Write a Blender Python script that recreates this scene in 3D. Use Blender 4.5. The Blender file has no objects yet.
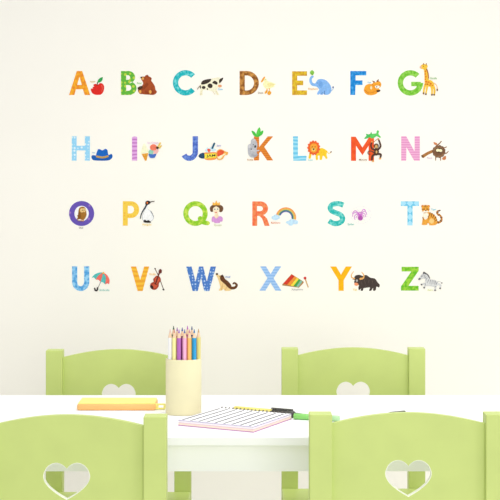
import bpy, bmesh, math, random
from mathutils import Vector, Matrix
from mathutils.geometry import delaunay_2d_cdt
random.seed(4)
PI = math.pi
S = bpy.context.scene
COL = S.collection

# ------------------------------------------------------------------ camera, light, exposure
CAM_H = 1.08            # eye height, horizontal view with a downward lens shift
FOCAL = 1400.0          # focal length in pixels of a 500 px frame
cam_d = bpy.data.cameras.new('camera')
cam_d.sensor_width = 36.0
cam_d.lens = 36.0 * FOCAL / 500.0
cam_d.shift_y = -71.0 / 500.0
cam_d.clip_end = 60
cam = bpy.data.objects.new('camera', cam_d)
COL.objects.link(cam)
cam.location = (0, 0, CAM_H)
cam.rotation_euler = (PI / 2, 0, 0)
S.camera = cam

world = bpy.data.worlds.new('daylight')
S.world = world
world.use_nodes = True
bg = world.node_tree.nodes['Background']
bg.inputs['Color'].default_value = (0.955, 0.975, 1.0, 1)
bg.inputs['Strength'].default_value = 0.63

def area(name, loc, target, size, power, color, spread=180.0):
    l = bpy.data.lights.new(name, 'AREA')
    l.shape = 'SQUARE'
    l.size = size
    l.energy = power
    l.spread = math.radians(spread)
    l.color = color
    o = bpy.data.objects.new(name, l)
    COL.objects.link(o)
    o.location = loc
    o.rotation_euler = (Vector(target) - Vector(loc)).to_track_quat('-Z', 'Y').to_euler()
    return o

area('front_fill_light', (1.3, -5.2, 1.75), (0.0, 3.7, 0.6), 3.6, 218, (1.0, 0.99, 0.975))  # added unseen fill behind the camera, evens out wall and chair backs
area('overhead_fill_light', (0.2, 2.9, 2.7), (0.2, 3.0, 0.5), 1.4, 14, (0.99, 0.99, 1.0), 115)  # added unseen softbox overhead, brightens table top and upward edges
area('side_fill_light', (3.4, 0.6, 1.7), (0.0, 3.2, 0.5), 1.3, 22, (1.0, 0.99, 0.975))  # added unseen source on the right, gives posts and cup a shaded side

vs = S.view_settings
vs.view_transform = 'Standard'
vs.look = 'None'
vs.gamma = 1.0
vs.use_curve_mapping = False
vs.exposure = 0.0

# ------------------------------------------------------------------ measures (metres)
WALL_Y = FOCAL / 310.0
POST_TOP = 0.631        # top of the chair posts
TABLE_H = 0.537
SEAT_H = 0.262

# ------------------------------------------------------------------ materials
def lin(c):
    out = []
    for v in c[:3]:
        v = v / 255.0
        out.append(v / 12.92 if v <= 0.04045 else ((v + 0.055) / 1.055) ** 2.4)
    return (out[0], out[1], out[2], 1.0)

_mats = {}
def mat(name, c, rough=0.6, spec=0.3, noise=0.0, nscale=40.0):
    key = (name, tuple(c), rough, noise)
    if key in _mats:
        return _mats[key]
    m = bpy.data.materials.new(name)
    m.use_nodes = True
    nt = m.node_tree
    b = nt.nodes['Principled BSDF']
    b.inputs['Roughness'].default_value = rough
    b.inputs['Specular IOR Level'].default_value = spec
    b.inputs['Base Color'].default_value = lin(c)
    if noise > 0:
        tc = nt.nodes.new('ShaderNodeTexCoord')
        n = nt.nodes.new('ShaderNodeTexNoise')
        n.inputs['Scale'].default_value = nscale
        n.inputs['Detail'].default_value = 3
        r = nt.nodes.new('ShaderNodeValToRGB')
        r.color_ramp.elements[0].position = 0.3
        r.color_ramp.elements[1].position = 0.7
        r.color_ramp.elements[0].color = lin([max(0, v * (1 - noise)) for v in c])
        r.color_ramp.elements[1].color = lin([min(255, v * (1 + noise)) for v in c])
        nt.links.new(tc.outputs['Object'], n.inputs['Vector'])
        nt.links.new(n.outputs['Fac'], r.inputs['Fac'])
        nt.links.new(r.outputs['Color'], b.inputs['Base Color'])
    _mats[key] = m
    return m

def pattern(name, kind, c1, c2, scale, c3=None, thr=0.5):
    """printed sticker pattern in object space: spots, stripes, check, patch, wave, scallop, lattice"""
    scale *= {'patch': 0.5, 'spots': 0.38, 'stripes': 0.42, 'wave': 0.36, 'check': 0.85}[kind]
    m = bpy.data.materials.new(name)
    m.use_nodes = True
    nt = m.node_tree
    N, K = nt.nodes, nt.links
    b = N['Principled BSDF']
    b.inputs['Roughness'].default_value = 0.7
    b.inputs['Specular IOR Level'].default_value = 0.15
    tc = N.new('ShaderNodeTexCoord')
    ramp = N.new('ShaderNodeValToRGB')
    ramp.color_ramp.elements[0].color = lin(c1)
    ramp.color_ramp.elements[1].color = lin(c2)
    fac = None
    if kind == 'spots':
        t = N.new('ShaderNodeTexVoronoi')
        t.inputs['Scale'].default_value = scale
        t.inputs['Randomness'].default_value = 0.35
        fac = t.outputs['Distance']
        ramp.color_ramp.elements[0].color = lin(c2)
        ramp.color_ramp.elements[1].color = lin(c1)
        ramp.color_ramp.elements[0].position = thr - 0.06
        ramp.color_ramp.elements[1].position = thr + 0.06
    elif kind == 'patch':
        t = N.new('ShaderNodeTexNoise')
        t.inputs['Scale'].default_value = scale
        t.inputs['Detail'].default_value = 2
        fac = t.outputs['Fac']
        ramp.color_ramp.elements[0].position = thr - 0.1
        ramp.color_ramp.elements[1].position = thr + 0.1
    elif kind in ('stripes', 'wave'):
        t = N.new('ShaderNodeTexWave')
        t.bands_direction = 'Z'
        t.inputs['Scale'].default_value = scale
        t.inputs['Distortion'].default_value = 0.6 if kind == 'stripes' else 5.0
        t.inputs['Detail'].default_value = 1
        t.inputs['Detail Scale'].default_value = 0.6
        fac = t.outputs['Color']
        ramp.color_ramp.elements[0].position = thr - 0.2
        ramp.color_ramp.elements[1].position = thr + 0.2
    elif kind == 'check':
        mp = N.new('ShaderNodeMapping')
        mp.inputs['Rotation'].default_value = (0, PI / 4, 0)
        t = N.new('ShaderNodeTexChecker')
        t.inputs['Scale'].default_value = scale
        t.inputs['Color1'].default_value = lin(c1)
        t.inputs['Color2'].default_value = lin(c2)
        K.new(tc.outputs['Object'], mp.inputs['Vector'])
        ad = N.new('ShaderNodeVectorMath')
        ad.inputs[1].default_value = (0, 0.003, 0)
        K.new(mp.outputs['Vector'], ad.inputs[0])
        K.new(ad.outputs['Vector'], t.inputs['Vector'])
        K.new(t.outputs['Color'], b.inputs['Base Color'])
        return m
    K.new(tc.outputs['Object'], t.inputs['Vector'])
    K.new(fac, ramp.inputs['Fac'])
    if c3:
        e = ramp.color_ramp.elements.new(min(0.98, ramp.color_ramp.elements[1].position + 0.15))
        e.color = lin(c3)
    K.new(ramp.outputs['Color'], b.inputs['Base Color'])
    return m

GREEN = (198, 213, 126)
M_green = mat('painted_green_wood', GREEN, 0.45, 0.25, 0.012, 14)
M_table = mat('white_laminate', (252, 252, 252), 0.5, 0.25)
M_wall = mat('cream_wall_paint', (253, 249, 239), 0.9, 0.1, 0.004, 3)
M_floor = mat('pale_floor', (240, 238, 236), 0.6, 0.2, 0.02, 6)

# ------------------------------------------------------------------ helpers
def link_mesh(name, bm, m, parent=None, smooth=False):
    me = bpy.data.meshes.new(name)
    bm.normal_update()
    bm.to_mesh(me)
    bm.free()
    me.materials.append(m)
    if smooth:
        for p in me.polygons:
            p.use_smooth = True
    o = bpy.data.objects.new(name, me)
    COL.objects.link(o)
    if parent:
        o.parent = parent
    return o

def tag(o, label, cat, group=None):
    o['label'] = label
    o['category'] = cat
    if group:
        o['group'] = group
    return o

def thing(name, label, cat, loc=(0, 0, 0), rz=0.0, group=None):
    o = bpy.data.objects.new(name, None)
    o.empty_display_size = 0.05
    COL.objects.link(o)
    o.location = loc
    o.rotation_euler = (0, 0, rz)
    return tag(o, label, cat, group)

def dup(root, loc, rz, label):
    r = root.copy()
    COL.objects.link(r)
    r.location = loc
    r.rotation_euler = (0, 0, rz)
    r['label'] = label
    for ch in list(root.children):
        c = ch.copy()
        COL.objects.link(c)
        c.parent = r
        for g in ch.children:
            d = g.copy()
            COL.objects.link(d)
            d.parent = c
    return r

def add_box(bm, x0, x1, y0, y1, z0, z1, bev=0.0, seg=2):
    r = bmesh.ops.create_cube(bm, size=1.0)
    vs_ = r['verts']
    for v in vs_:
        v.co = Vector((x0 + (v.co.x + .5) * (x1 - x0), y0 + (v.co.y + .5) * (y1 - y0), z0 + (v.co.z + .5) * (z1 - z0)))
    if bev > 0:
        es = set(e for v in vs_ for e in v.link_edges)
        bmesh.ops.bevel(bm, geom=list(es), offset=bev, segments=seg, profile=0.5, affect='EDGES')
    return bm

def box(*a, **k):
    return add_box(bmesh.new(), *a, **k)

def lathe(bm, prof, n=32, axis='Z', sx=1.0, sy=1.0, off=(0, 0, 0)):
    rings = []
    for r, h in prof:
        ring = []
        if r < 1e-7:
            p = (0, 0, h)
            ring = [p]
        else:
            for i in range(n):
                a = 2 * PI * i / n
                ring.append((r * math.cos(a) * sx, r * math.sin(a) * sy, h))
        vv = []
        for p in ring:
            if axis == 'X':
                p = (p[2], p[0], p[1])
            vv.append(bm.verts.new(Vector(p) + Vector(off)))
        rings.append(vv)
    for a, b in zip(rings, rings[1:]):
        if len(a) == 1 and len(b) == 1:
            continue
        for i in range(n):
            j = (i + 1) % n
            if len(a) == 1:
                bm.faces.new((a[0], b[i], b[j]))
            elif len(b) == 1:
                bm.faces.new((a[i], a[j], b[0]))
            else:
                bm.faces.new((a[i], a[j], b[j], b[i]))
    bmesh.ops.recalc_face_normals(bm, faces=bm.faces)
    return bm

def catmull(pts, closed=True, n=5):
    out = []
    L = len(pts)
    rng = range(L) if closed else range(L - 1)
    for i in rng:
        if closed:
            p0, p1, p2, p3 = pts[(i - 1) % L], pts[i], pts[(i + 1) % L], pts[(i + 2) % L]
        else:
            p0, p1, p2, p3 = pts[max(i - 1, 0)], pts[i], pts[i + 1], pts[min(i + 2, L - 1)]
        for k in range(n):
            t = k / n
            out.append(tuple(0.5 * (2 * b + (c - a) * t + (2 * a - 5 * b + 4 * c - d) * t * t + (3 * b - a - 3 * c + d) * t ** 3)
                             for a, b, c, d in zip(p0, p1, p2, p3)))
    if not closed:
        out.append(tuple(pts[-1]))
    return out

def inside(p, poly):
    x, y = p
    c = False
    j = len(poly) - 1
    for i in range(len(poly)):
        xi, yi = poly[i]
        xj, yj = poly[j]
        if (yi > y) != (yj > y) and x < (xj - xi) * (y - yi) / (yj - yi) + xi:
            c = not c
        j = i
    return c

def flat_solid(polys, holes, a, b, plane='XZ'):
    """union of 2-D polygons minus holes, extruded from a to b along Y (plane XZ) as one closed mesh"""
    verts, edges = [], []
    for poly in list(polys) + list(holes):
        s = len(verts)
        verts += [Vector((p[0] * 1000, p[1] * 1000)) for p in poly]
        edges += [(s + i, s + (i + 1) % len(poly)) for i in range(len(poly))]
    ov, oe, of, _, _, _ = delaunay_2d_cdt(verts, edges, [], 0, 1e-4)
    keep = []
    for f in of:
        cx = sum(ov[i][0] for i in f) / len(f) / 1000
        cy = sum(ov[i][1] for i in f) / len(f) / 1000
        if any(inside((cx, cy), p) for p in polys) and not any(inside((cx, cy), h) for h in holes):
            keep.append(f)
    bm = bmesh.new()
    used = sorted(set(i for f in keep for i in f))
    front = {i: bm.verts.new((ov[i][0] / 1000, a, ov[i][1] / 1000)) for i in used}
    back = {i: bm.verts.new((ov[i][0] / 1000, b, ov[i][1] / 1000)) for i in used}
    cnt = {}
    for f in keep:
        bm.faces.new([front[i] for i in f])
        bm.faces.new([back[i] for i in reversed(f)])
        for k in range(len(f)):
            e = (f[k], f[(k + 1) % len(f)])
            cnt[e] = 1
    for (i, j) in cnt:
        if (j, i) not in cnt:
            bm.faces.new((front[j], front[i], back[i], back[j]))
    bmesh.ops.recalc_face_normals(bm, faces=bm.faces)
    return bm

# ------------------------------------------------------------------ the room
o = link_mesh('wall_back', box(-3.0, 3.0, WALL_Y, WALL_Y + 0.12, 0, 2.7), M_wall)
o['kind'] = 'structure'
o = link_mesh('floor', box(-3.0, 3.0, -1.5, WALL_Y, -0.05, 0), M_floor)
o['kind'] = 'structure'

# ------------------------------------------------------------------ table
T_Y0, T_Y1 = 2.947, 3.519
tb = thing('childrens_table', 'white rectangular table with a plain apron between the green chairs', 'table', (0, (T_Y0 + T_Y1) / 2, 0))
hw, hd = 0.64, (T_Y1 - T_Y0) / 2
link_mesh('tabletop', box(-hw, hw, -hd, hd, TABLE_H - 0.019, TABLE_H, bev=0.002), M_table, tb)
ai = 0.03
for y0 in (-hd + ai, hd - ai - 0.018):
    link_mesh('apron', box(-hw + 0.06, hw - 0.06, y0, y0 + 0.018, TABLE_H - 0.0785, TABLE_H - 0.019), M_table, tb)
for x0 in (-hw + ai, hw - ai - 0.018):
    link_mesh('apron', box(x0, x0 + 0.018, -hd + 0.06, hd - 0.06, TABLE_H - 0.0785, TABLE_H - 0.019), M_table, tb)
for sx in (-1, 1):
    for sy in (-1, 1):
        cx, cy = sx * (hw - 0.04), sy * (hd - 0.04)
        link_mesh('leg', box(cx - .021, cx + .021, cy - .021, cy + .021, 0, TABLE_H - 0.019, bev=0.002), M_table, tb)

# ------------------------------------------------------------------ chairs
CW, PW = 0.19, 0.0435      # half width, post width
def chair_panel():
    wi = CW - PW + 0.001
    n = 28
    top = []
    for i in range(n + 1):
        x = wi - 2 * wi * i / n
        u = abs(x) / wi
        top.append((x, POST_TOP + 0.001 - 0.021 * (u ** 1.9)))
    outline = [(-wi, 0.34), (wi, 0.34)] + top
    hwid, htop = 0.0445, POST_TOP - 0.089
    half = [(0, .25), (.1, .14), (.25, .045), (.45, 0), (.68, .06), (.87, .22), (.98, .45), (1, .62), (.94, .82), (.78, 1.04), (.54, 1.25), (.28, 1.43), (0, 1.59)]
    hc = catmull(half, closed=False, n=5)
    ring = [(x * hwid, htop - y * hwid) for x, y in hc] + [(-x * hwid, htop - y * hwid) for x, y in reversed(hc[1:-1])]
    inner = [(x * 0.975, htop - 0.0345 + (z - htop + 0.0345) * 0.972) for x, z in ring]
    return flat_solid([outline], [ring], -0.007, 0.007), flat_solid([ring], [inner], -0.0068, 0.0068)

def make_chair(label, loc, rz):
    t = thing('childrens_chair', label, 'chair', loc, rz, 'light green heart-back chairs around the table')
    panel, rim_highlight = chair_panel()
    bk = link_mesh('backrest', panel, M_green, t)
    r = link_mesh('heart_edge_highlight', rim_highlight, mat('painted_edge_highlight', (244, 247, 226), 0.5, 0.25), bk)  # bright edge highlight put into a pale colour on the green cut edge
    r['label'] = 'painted highlight along the edge of the heart cut-out'
    for s in (-1, 1):
        x0, x1 = sorted((s * CW, s * (CW - PW)))
        link_mesh('back_post', box(x0, x1, -0.020, 0.020, 0, POST_TOP, bev=0.0018), M_green, t)
        link_mesh('leg', box(x0, x1, -0.30, -0.265, 0, SEAT_H - 0.02, bev=0.0018), M_green, t)
        xs = s * (CW - 0.022)
        link_mesh('side_rail', box(xs - .009, xs + .009, -0.265, -0.020, SEAT_H - 0.075, SEAT_H - 0.02), M_green, t)
    link_mesh('front_rail', box(-CW + PW, CW - PW, -0.292, -0.274, SEAT_H - 0.075, SEAT_H - 0.02), M_green, t)
    link_mesh('seat', box(-CW, CW, -0.315, -0.0205, SEAT_H - 0.02, SEAT_H, bev=0.004), M_green, t)
    return t

def at(px, s):
    return ((px - 250) / s, FOCAL / s, 0)
c0 = make_chair('light green heart-back chair at the far side, behind the cream pencil cup', at(119, 380), 0)
dup(c0, at(353, 376), 0, 'light green heart-back chair at the far side, right of the pencil cup, nearest the wall')
dup(c0, at(67.1, 526), PI, 'light green heart-back chair in the foreground, left, in front of the yellow case')
dup(c0, at(408, 521), PI, 'light green heart-back chair in the foreground, right, in front of the green marker')

# ------------------------------------------------------------------ pencil cup and pencils
CUP = Vector(((183.5 - 250) / 433.0, FOCAL / 436.5 + 0.029, TABLE_H))
R_, CUPH = 0.0413, 0.128
bm = bmesh.new()
lathe(bm, [(0, 0), (R_ - .003, 0), (R_ - .001, .001), (R_, .003), (R_, CUPH - .001), (R_ - .001, CUPH), (R_ - .002, CUPH), (R_ - .003, CUPH - .001), (R_ - .003, .004), (0, .004)], 64, sy=0.7)
cup = link_mesh('pencil_cup', bm, mat('cream_card', (232, 224, 184), 0.55, 0.2, 0.01, 20), smooth=True)
cup.location = CUP
tag(cup, 'cream oval pencil cup standing on the white table', 'cup')

def pencil(col, tipcol, px, py, h, label, r=0.0050, lean=(0, 0)):
    t = thing('colored_pencil', label, 'pencil', CUP + Vector((px, py, 0.0045)), random.random() * 1.0, 'colored pencils in the cup')
    cone = 0.020
    tip = 0.0085
    b = h - cone
    bm = bmesh.new()
    lathe(bm, [(0, 0), (r, 0), (r, b), (r * .98, b + .0003), (0, b + .0003)], 6)
    link_mesh('barrel', bm, mat('pencil_paint', col, 0.4, 0.3), t)
    bm = bmesh.new()
    k = r * tip / cone
    lathe(bm, [(0, b + .0003), (r * .96, b + .0003), (k, h - tip), (0, h - tip)], 12)
    link_mesh('sharpened_wood', bm, mat('pencil_wood', (236, 205, 172), 0.7, 0.2), t, smooth=False)
    bm = bmesh.new()
    lathe(bm, [(0, h - tip), (k, h - tip), (k * .25, h), (0, h)], 12)
    link_mesh('lead', bm, mat('pencil_lead', tipcol, 0.5, 0.2), t)
    return t
def fx(p):
    return (p - 183.5) / 433.0
front = [
    ((244, 242, 244), (226, 190, 180), 170.3, 'white colored pencil at the left end of the cup'),
    ((246, 238, 160), (205, 140, 120), 174.7, 'pale yellow colored pencil beside the white one in the cup'),
    ((186, 108, 192), (150, 90, 190), 179.4, 'purple colored pencil at the front of the cup'),
    ((243, 178, 212), (80, 80, 150), 185.0, 'pink colored pencil at the front of the cup'),
    ((246, 190, 106), (200, 130, 150), 189.8, 'peach orange colored pencil left of the blue one in the cup'),
    ((44, 160, 220), (30, 110, 170), 194.5, 'bright blue colored pencil at the front right of the cup'),
    ((232, 216, 130), (190, 150, 100), 198.6, 'khaki yellow colored pencil at the right end of the cup')]
FY = [-0.010, -0.016, -0.019, -0.020, -0.019, -0.016, -0.006]
for (c, tc_, p, lb), fy in zip(front, FY):
    pencil(c, tc_, fx(p), fy, 0.193, lb)
back = [
    ((60, 110, 70), (40, 80, 60), 173.4, 'dark green tipped colored pencil behind the yellow one in the cup', 0.1985),
    ((190, 130, 70), (150, 80, 170), 177.0, 'tan colored pencil squeezed behind the purple one in the cup', 0.195),
    ((140, 50, 120), (60, 70, 150), 182.3, 'dark magenta colored pencil between purple and pink in the cup', 0.196),
    ((190, 90, 150), (190, 110, 190), 187.4, 'rose colored pencil with lilac tip behind the pink one in the cup', 0.199),
    ((50, 70, 120), (50, 75, 130), 191.8, 'navy tipped colored pencil behind the orange and blue ones in the cup', 0.198)]
for c, tc_, p, lb, h in back:
    pencil(c, tc_, fx(p), 0.004 if p != 182.3 else -0.006, h, lb)

# ------------------------------------------------------------------ yellow and orange case
def table_pt(px, py, dz=0.0):
    s = (py - 179) / (CAM_H - TABLE_H - dz)
    return Vector(((px - 250) / s, FOCAL / s, TABLE_H + dz))
p0 = table_pt(76.8, 410.6)
p1 = table_pt(155.5, 410.6)
cl = p1.x - p0.x
cs = thing('pencil_case', 'flat yellow and orange case with a loop, lying left of the pencil cup', 'pencil case', (p0.x, p0.y, TABLE_H))
M_y = mat('yellow_vinyl', (247, 238, 138), 0.5, 0.3)
M_o = mat('orange_vinyl', (246, 190, 118), 0.5, 0.3)
link_mesh('body', box(0, cl, 0, 0.088, 0, 0.0150, bev=0.0045, seg=3), M_o, cs, smooth=True)
link_mesh('lid', box(0.002, cl - 0.002, 0.004, 0.0875, 0.0142, 0.0168, bev=0.001), M_y, cs)
bm = flat_solid([[(cl - .003, .001), (cl + .021, .001), (cl + .023, .003), (cl + .023, .0125), (cl + .021, .0145), (cl - .003, .0145)]],
                [[(cl + .006, .0045), (cl + .018, .0045), (cl + .018, .011), (cl + .006, .011)]], 0.010, 0.016)
link_mesh('loop', bm, M_y, cs)

# ------------------------------------------------------------------ notepad
Lc, Fc = Vector((-0.1586, 3.083)), Vector((0.0075, 2.997))
dirv = (Fc - Lc)
padw = dirv.length
padl = 0.188
ang = math.atan2(dirv.y, dirv.x)
pad = thing('spiral_notepad', 'thick white ruled spiral notepad lying askew on the table beside the cup', 'notepad', (Lc.x, Lc.y, TABLE_H), ang)
link_mesh('bottom_cover', box(0, padw, 0, padl, 0, 0.0016), mat('pad_cover', (190, 120, 182), 0.6), pad)
link_mesh('page_block', box(.0006, padw - .0006, .0006, padl, 0.0016, 0.0060), mat('pad_pages_peach', (246, 226, 208), 0.8), pad)
link_mesh('page_block', box(.0006, padw - .0006, .0006, padl, 0.0060, 0.0070), mat('pad_pages_pink', (226, 178, 196), 0.8), pad)
link_mesh('page_block', box(.0006, padw - .0006, .0006, padl, 0.0070, 0.0114), mat('pad_pages_white', (240, 234, 238), 0.8), pad)
link_mesh('top_page', box(0, padw, 0, padl, 0.0114, 0.0124), mat('top_page_edge', (164, 146, 192), 0.8), pad)
link_mesh('page_face', box(0.0010, padw - .0010, 0.0010, padl - .0010, 0.0124, 0.01255), mat('page_paper', (252, 252, 252), 0.8), pad)
M_ink = mat('dark_ink', (92, 88, 94), 0.7)
for i in range(9):
    x = 0.009 + i * 0.0206
    link_mesh('ruled_line', box(x - .0021, x + .0021, 0.005, padl - .012, 0.01255, 0.0129), M_ink, pad)
bm = bmesh.new()
turns, per = 18, 14
prev = None
N_ = turns * per
pts = []
for i in range(N_ + 1):
    a = 2 * PI * i / per
    pts.append(Vector((0.006 + (padw - 0.012) * i / N_, padl - 0.001 + 0.0072 * math.cos(a), 0.0078 + 0.0072 * math.sin(a))))
rings = []
for i, p in enumerate(pts):
    d = (pts[min(i + 1, N_)] - pts[max(i - 1, 0)]).normalized()
    u = d.cross(Vector((1, 0, 0))).normalized()
    v = d.cross(u)
    rings.append([bm.verts.new(p + 0.0011 * (math.cos(q * PI / 2) * u + math.sin(q * PI / 2) * v)) for q in range(4)])
for r0, r1 in zip(rings, rings[1:]):
    for q in range(4):
        bm.faces.new((r0[q], r0[(q + 1) % 4], r1[(q + 1) % 4], r1[q]))
bm.faces.new(rings[0]); bm.faces.new(list(reversed(rings[-1])))
bmesh.ops.recalc_face_normals(bm, faces=bm.faces)
link_mesh('spiral_binding', bm, mat('dark_wire', (104, 96, 92), 0.4, 0.5), pad, smooth=True)

# ------------------------------------------------------------------ yellow pen behind the pad
back_l = Vector((Lc.x, Lc.y)) + Vector((-math.sin(ang), math.cos(ang))) * (padl + 0.021)
ux = Vector((math.cos(ang), math.sin(ang)))
st = back_l + ux * 0.030
rp = 0.0080
pen = thing('capped_pen', 'yellow pen with a dark grey clip cap lying along the notepad binding', 'pen', (st.x, st.y, TABLE_H + rp), ang)
bm = lathe(bmesh.new(), [(0, 0), (rp * .8, 0), (rp * .95, .002), (rp * .95, .105), (0, .105)], 24, 'X')
link_mesh('barrel', bm, mat('pen_yellow', (240, 226, 120), 0.4, 0.4), pen, smooth=True)
M_dk = mat('dark_grey_plastic', (84, 82, 76), 0.4, 0.4)
bm = lathe(bmesh.new(), [(0, .099), (rp, .099), (rp, .150), (rp * .8, .154), (0, .154)], 24, 'X')
link_mesh('cap', bm, M_dk, pen, smooth=True)
bm = box(.096, .150, -.003, .003, rp + .0006, rp + .0030, bev=.0006)
add_box(bm, .142, .150, -.003, .003, rp - .002, rp + .002)
link_mesh('clip', bm, M_dk, pen)
bm = lathe(bmesh.new(), [(0, .153), (rp * .55, .153), (rp * .4, .178), (rp * .15, .192), (0, .192)], 16, 'X')
link_mesh('tip', bm, M_dk, pen, smooth=True)

# ------------------------------------------------------------------ green marker, grey pen
ma, mb = table_pt(292.8, 419.8), table_pt(339.8, 422.2)
rm = 0.0068
d2 = (mb - ma)
mk = thing('marker', 'translucent green marker lying right of the notepad, half behind a chair post', 'marker', (ma.x + .003, ma.y + .008, TABLE_H + rm), math.atan2(d2.y, d2.x))
ln = d2.length - .003
bm = lathe(bmesh.new(), [(0, 0), (rm * .9, 0), (rm, .001), (rm, ln * .80), (0, ln * .80)], 24, 'X')
link_mesh('barrel', bm, mat('marker_green', (142, 212, 112), 0.35, 0.4), mk, smooth=True)
bm = lathe(bmesh.new(), [(0, ln * .80), (rm * .96, ln * .80), (rm * .96, ln - .003), (rm * .7, ln), (0, ln)], 24, 'X')
link_mesh('end_cap', bm, mat('marker_pale_green', (186, 228, 170), 0.3, 0.5), mk, smooth=True)

ga, gb = table_pt(405, 413.2), table_pt(379, 416.0)
d3 = gb - ga
gp = thing('pen', 'thin dark grey pen on the table, just showing over the right foreground chair', 'pen', (ga.x, ga.y, TABLE_H + .0035), math.atan2(d3.y, d3.x))
bm = lathe(bmesh.new(), [(0, 0), (.0026, 0), (.0033, .003), (.0033, .042), (0, .042)], 16, 'X')
link_mesh('barrel', bm, mat('grey_plastic', (112, 112, 104), 0.5, 0.3), gp, smooth=True)
bm = lathe(bmesh.new(), [(0, .042), (.0028, .042), (.0006, .062), (0, .062)], 16, 'X')
link_mesh('tip', bm, mat('grey_plastic', (112, 112, 104), 0.5, 0.3), gp, smooth=True)

# ------------------------------------------------------------------ wall stickers
PXM = 1.0 / 310.0
def wx(px): return (px - 250) * PXM
def wz(py): return CAM_H - (py - 179) * PXM

class Sheet:
    """one sticker: shapes are given in a local drawing grid (x0, y0, k) of the wall"""
    def __init__(self, name, label, cat, group, grid, center, flat=False):
        self.x0, self.y0, self.k = grid
        self.cx, self.cz = wx(center[0]), wz(center[1])
        self.n = 0
        self.root = None
        self.name, self.label, self.cat, self.group = name, label, cat, group
        if not flat:
            self.root = thing(name, label, cat, (self.cx, WALL_Y - 0.0001, self.cz), 0, group)
    def cv(self, p):
        return (wx(self.x0 + p[0] / self.k) - self.cx, wz(self.y0 + p[1] / self.k) - self.cz)
    def part(self, name, col, *polys, holes=(), layer=None):
        if layer is None:
            layer = self.n
            self.n += 1
        P_ = [[self.cv(p) for p in q] for q in polys]
        H_ = [[self.cv(p) for p in q] for q in holes]
        y1 = -0.00025 * layer
        bm = flat_solid(P_, H_, y1 - 0.00024, y1)
        m = col if not isinstance(col, tuple) else mat('sticker_ink', col, 0.7, 0.15, 0.05, 160)
        if self.root is None:
            o = link_mesh(self.name, bm, m)
            o.location = (self.cx, WALL_Y - 0.0001, self.cz)
            tag(o, self.label, self.cat, self.group)
            self.root = o
            return o
        return link_mesh(name, bm, m, self.root)
    def caption(self, word, u0, u1, v, col, name='caption', slant=0.0, hmax=24):
        cu = bpy.data.curves.new('word', 'FONT')
        cu.body = word
        cu.align_x = 'CENTER'
        cu.align_y = 'CENTER'
        cu.size = 1.0
        cu.offset = 0.012
        cu.extrude = 0.01
        cu.resolution_u = 3
        tmp = bpy.data.objects.new('word', cu)
        COL.objects.link(tmp)
        bpy.context.view_layer.update()
        me = bpy.data.meshes.new_from_object(tmp.evaluated_get(bpy.context.evaluated_depsgraph_get()))
        bpy.data.objects.remove(tmp)
        bpy.data.curves.remove(cu)
        xs = [q.co.x for q in me.vertices]
        ys = [q.co.y for q in me.vertices]
        w = (u1 - u0) / self.k * PXM
        sc = w / (max(xs) - min(xs))
        scy = min(sc, hmax / self.k * PXM / (max(ys) - min(ys)))
        mx, my = (max(xs) + min(xs)) / 2, (max(ys) + min(ys)) / 2
        ox, oz = self.cv(((u0 + u1) / 2, v))
        y1 = -0.00025 * self.n
        self.n += 1
        for q in me.vertices:
            x = (q.co.x - mx) * sc
            q.co = Vector((ox + x, y1 - 0.0001 - (0.0001 if q.co.z > 0 else 0), oz + (q.co.y - my) * scy + slant * x))
        me.name = name
        me.materials.clear()
        me.materials.append(mat('caption_ink', col, 0.7, 0.1))
        o = bpy.data.objects.new(name, me)
        COL.objects.link(o)
        o.parent = self.root
        return o

def E(cx, cy, rx, ry=None, rot=0, n=24):
    ry = rx if ry is None else ry
    c, s = math.cos(math.radians(rot)), math.sin(math.radians(rot))
    return [(cx + rx * math.cos(2 * PI * i / n) * c - ry * math.sin(2 * PI * i / n) * s,
             cy + rx * math.cos(2 * PI * i / n) * s + ry * math.sin(2 * PI * i / n) * c) for i in range(n)]
def P(*pts):
    return catmull(list(pts), True, 4)
def G(*pts):
    return list(pts)
def L(pts, w0, w1=None, smooth=True, caps=True):
    """tapered stroke as a polygon"""
    w1 = w0 if w1 is None else w1
    q = catmull(list(pts), False, 6) if smooth and len(pts) > 2 else list(pts)
    n = len(q)
    lft, rgt = [], []
    for i in range(n):
        a, b = q[max(i - 1, 0)], q[min(i + 1, n - 1)]
        dx, dy = b[0] - a[0], b[1] - a[1]
        d = math.hypot(dx, dy) or 1
        w = (w0 + (w1 - w0) * i / (n - 1)) / 2
        lft.append((q[i][0] - dy / d * w, q[i][1] + dx / d * w))
        rgt.append((q[i][0] + dy / d * w, q[i][1] - dx / d * w))
    end, beg = [], []
    if caps:
        def cap(c, dx, dy, r):
            a0 = math.atan2(dx, -dy)
            return [(c[0] + r * math.cos(a0 - PI * k / 6), c[1] + r * math.sin(a0 - PI * k / 6)) for k in range(1, 6)]
        dx, dy = q[-1][0] - q[-2][0], q[-1][1] - q[-2][1]
        end = cap(q[-1], dx, dy, w1 / 2)
        dx, dy = q[0][0] - q[1][0], q[0][1] - q[1][1]
        beg = cap(q[0], dx, dy, w0 / 2)
    return lft + end + rgt[::-1] + beg
def arc(cx, cy, rx, ry, a0, a1, w, n=28):
    """flat-ended arc band, angles in degrees, y down; w = stroke width"""
    o_, i_ = [], []
    for k in range(n + 1):
        a = math.radians(a0 + (a1 - a0) * k / n)
        o_.append((cx + rx * math.cos(a), cy + ry * math.sin(a)))
        i_.append((cx + (rx - w) * math.cos(a), cy + (ry - w) * math.sin(a)))
    return o_ + i_[::-1]

GL = 'alphabet letter stickers on the wall'
GP = 'picture stickers beside the alphabet letters'
def letter(ch, label, m, center, polys, holes=()):
    s = Sheet('letter_sticker', label, 'wall sticker', GL, (0, 0, 1.0), center, flat=True)
    s.part('letter', m, *polys, holes=holes)
    return s
def picture(name, label, grid, center):
    return Sheet(name, label, 'wall sticker', GP, grid, center)

W = 5.4
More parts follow.
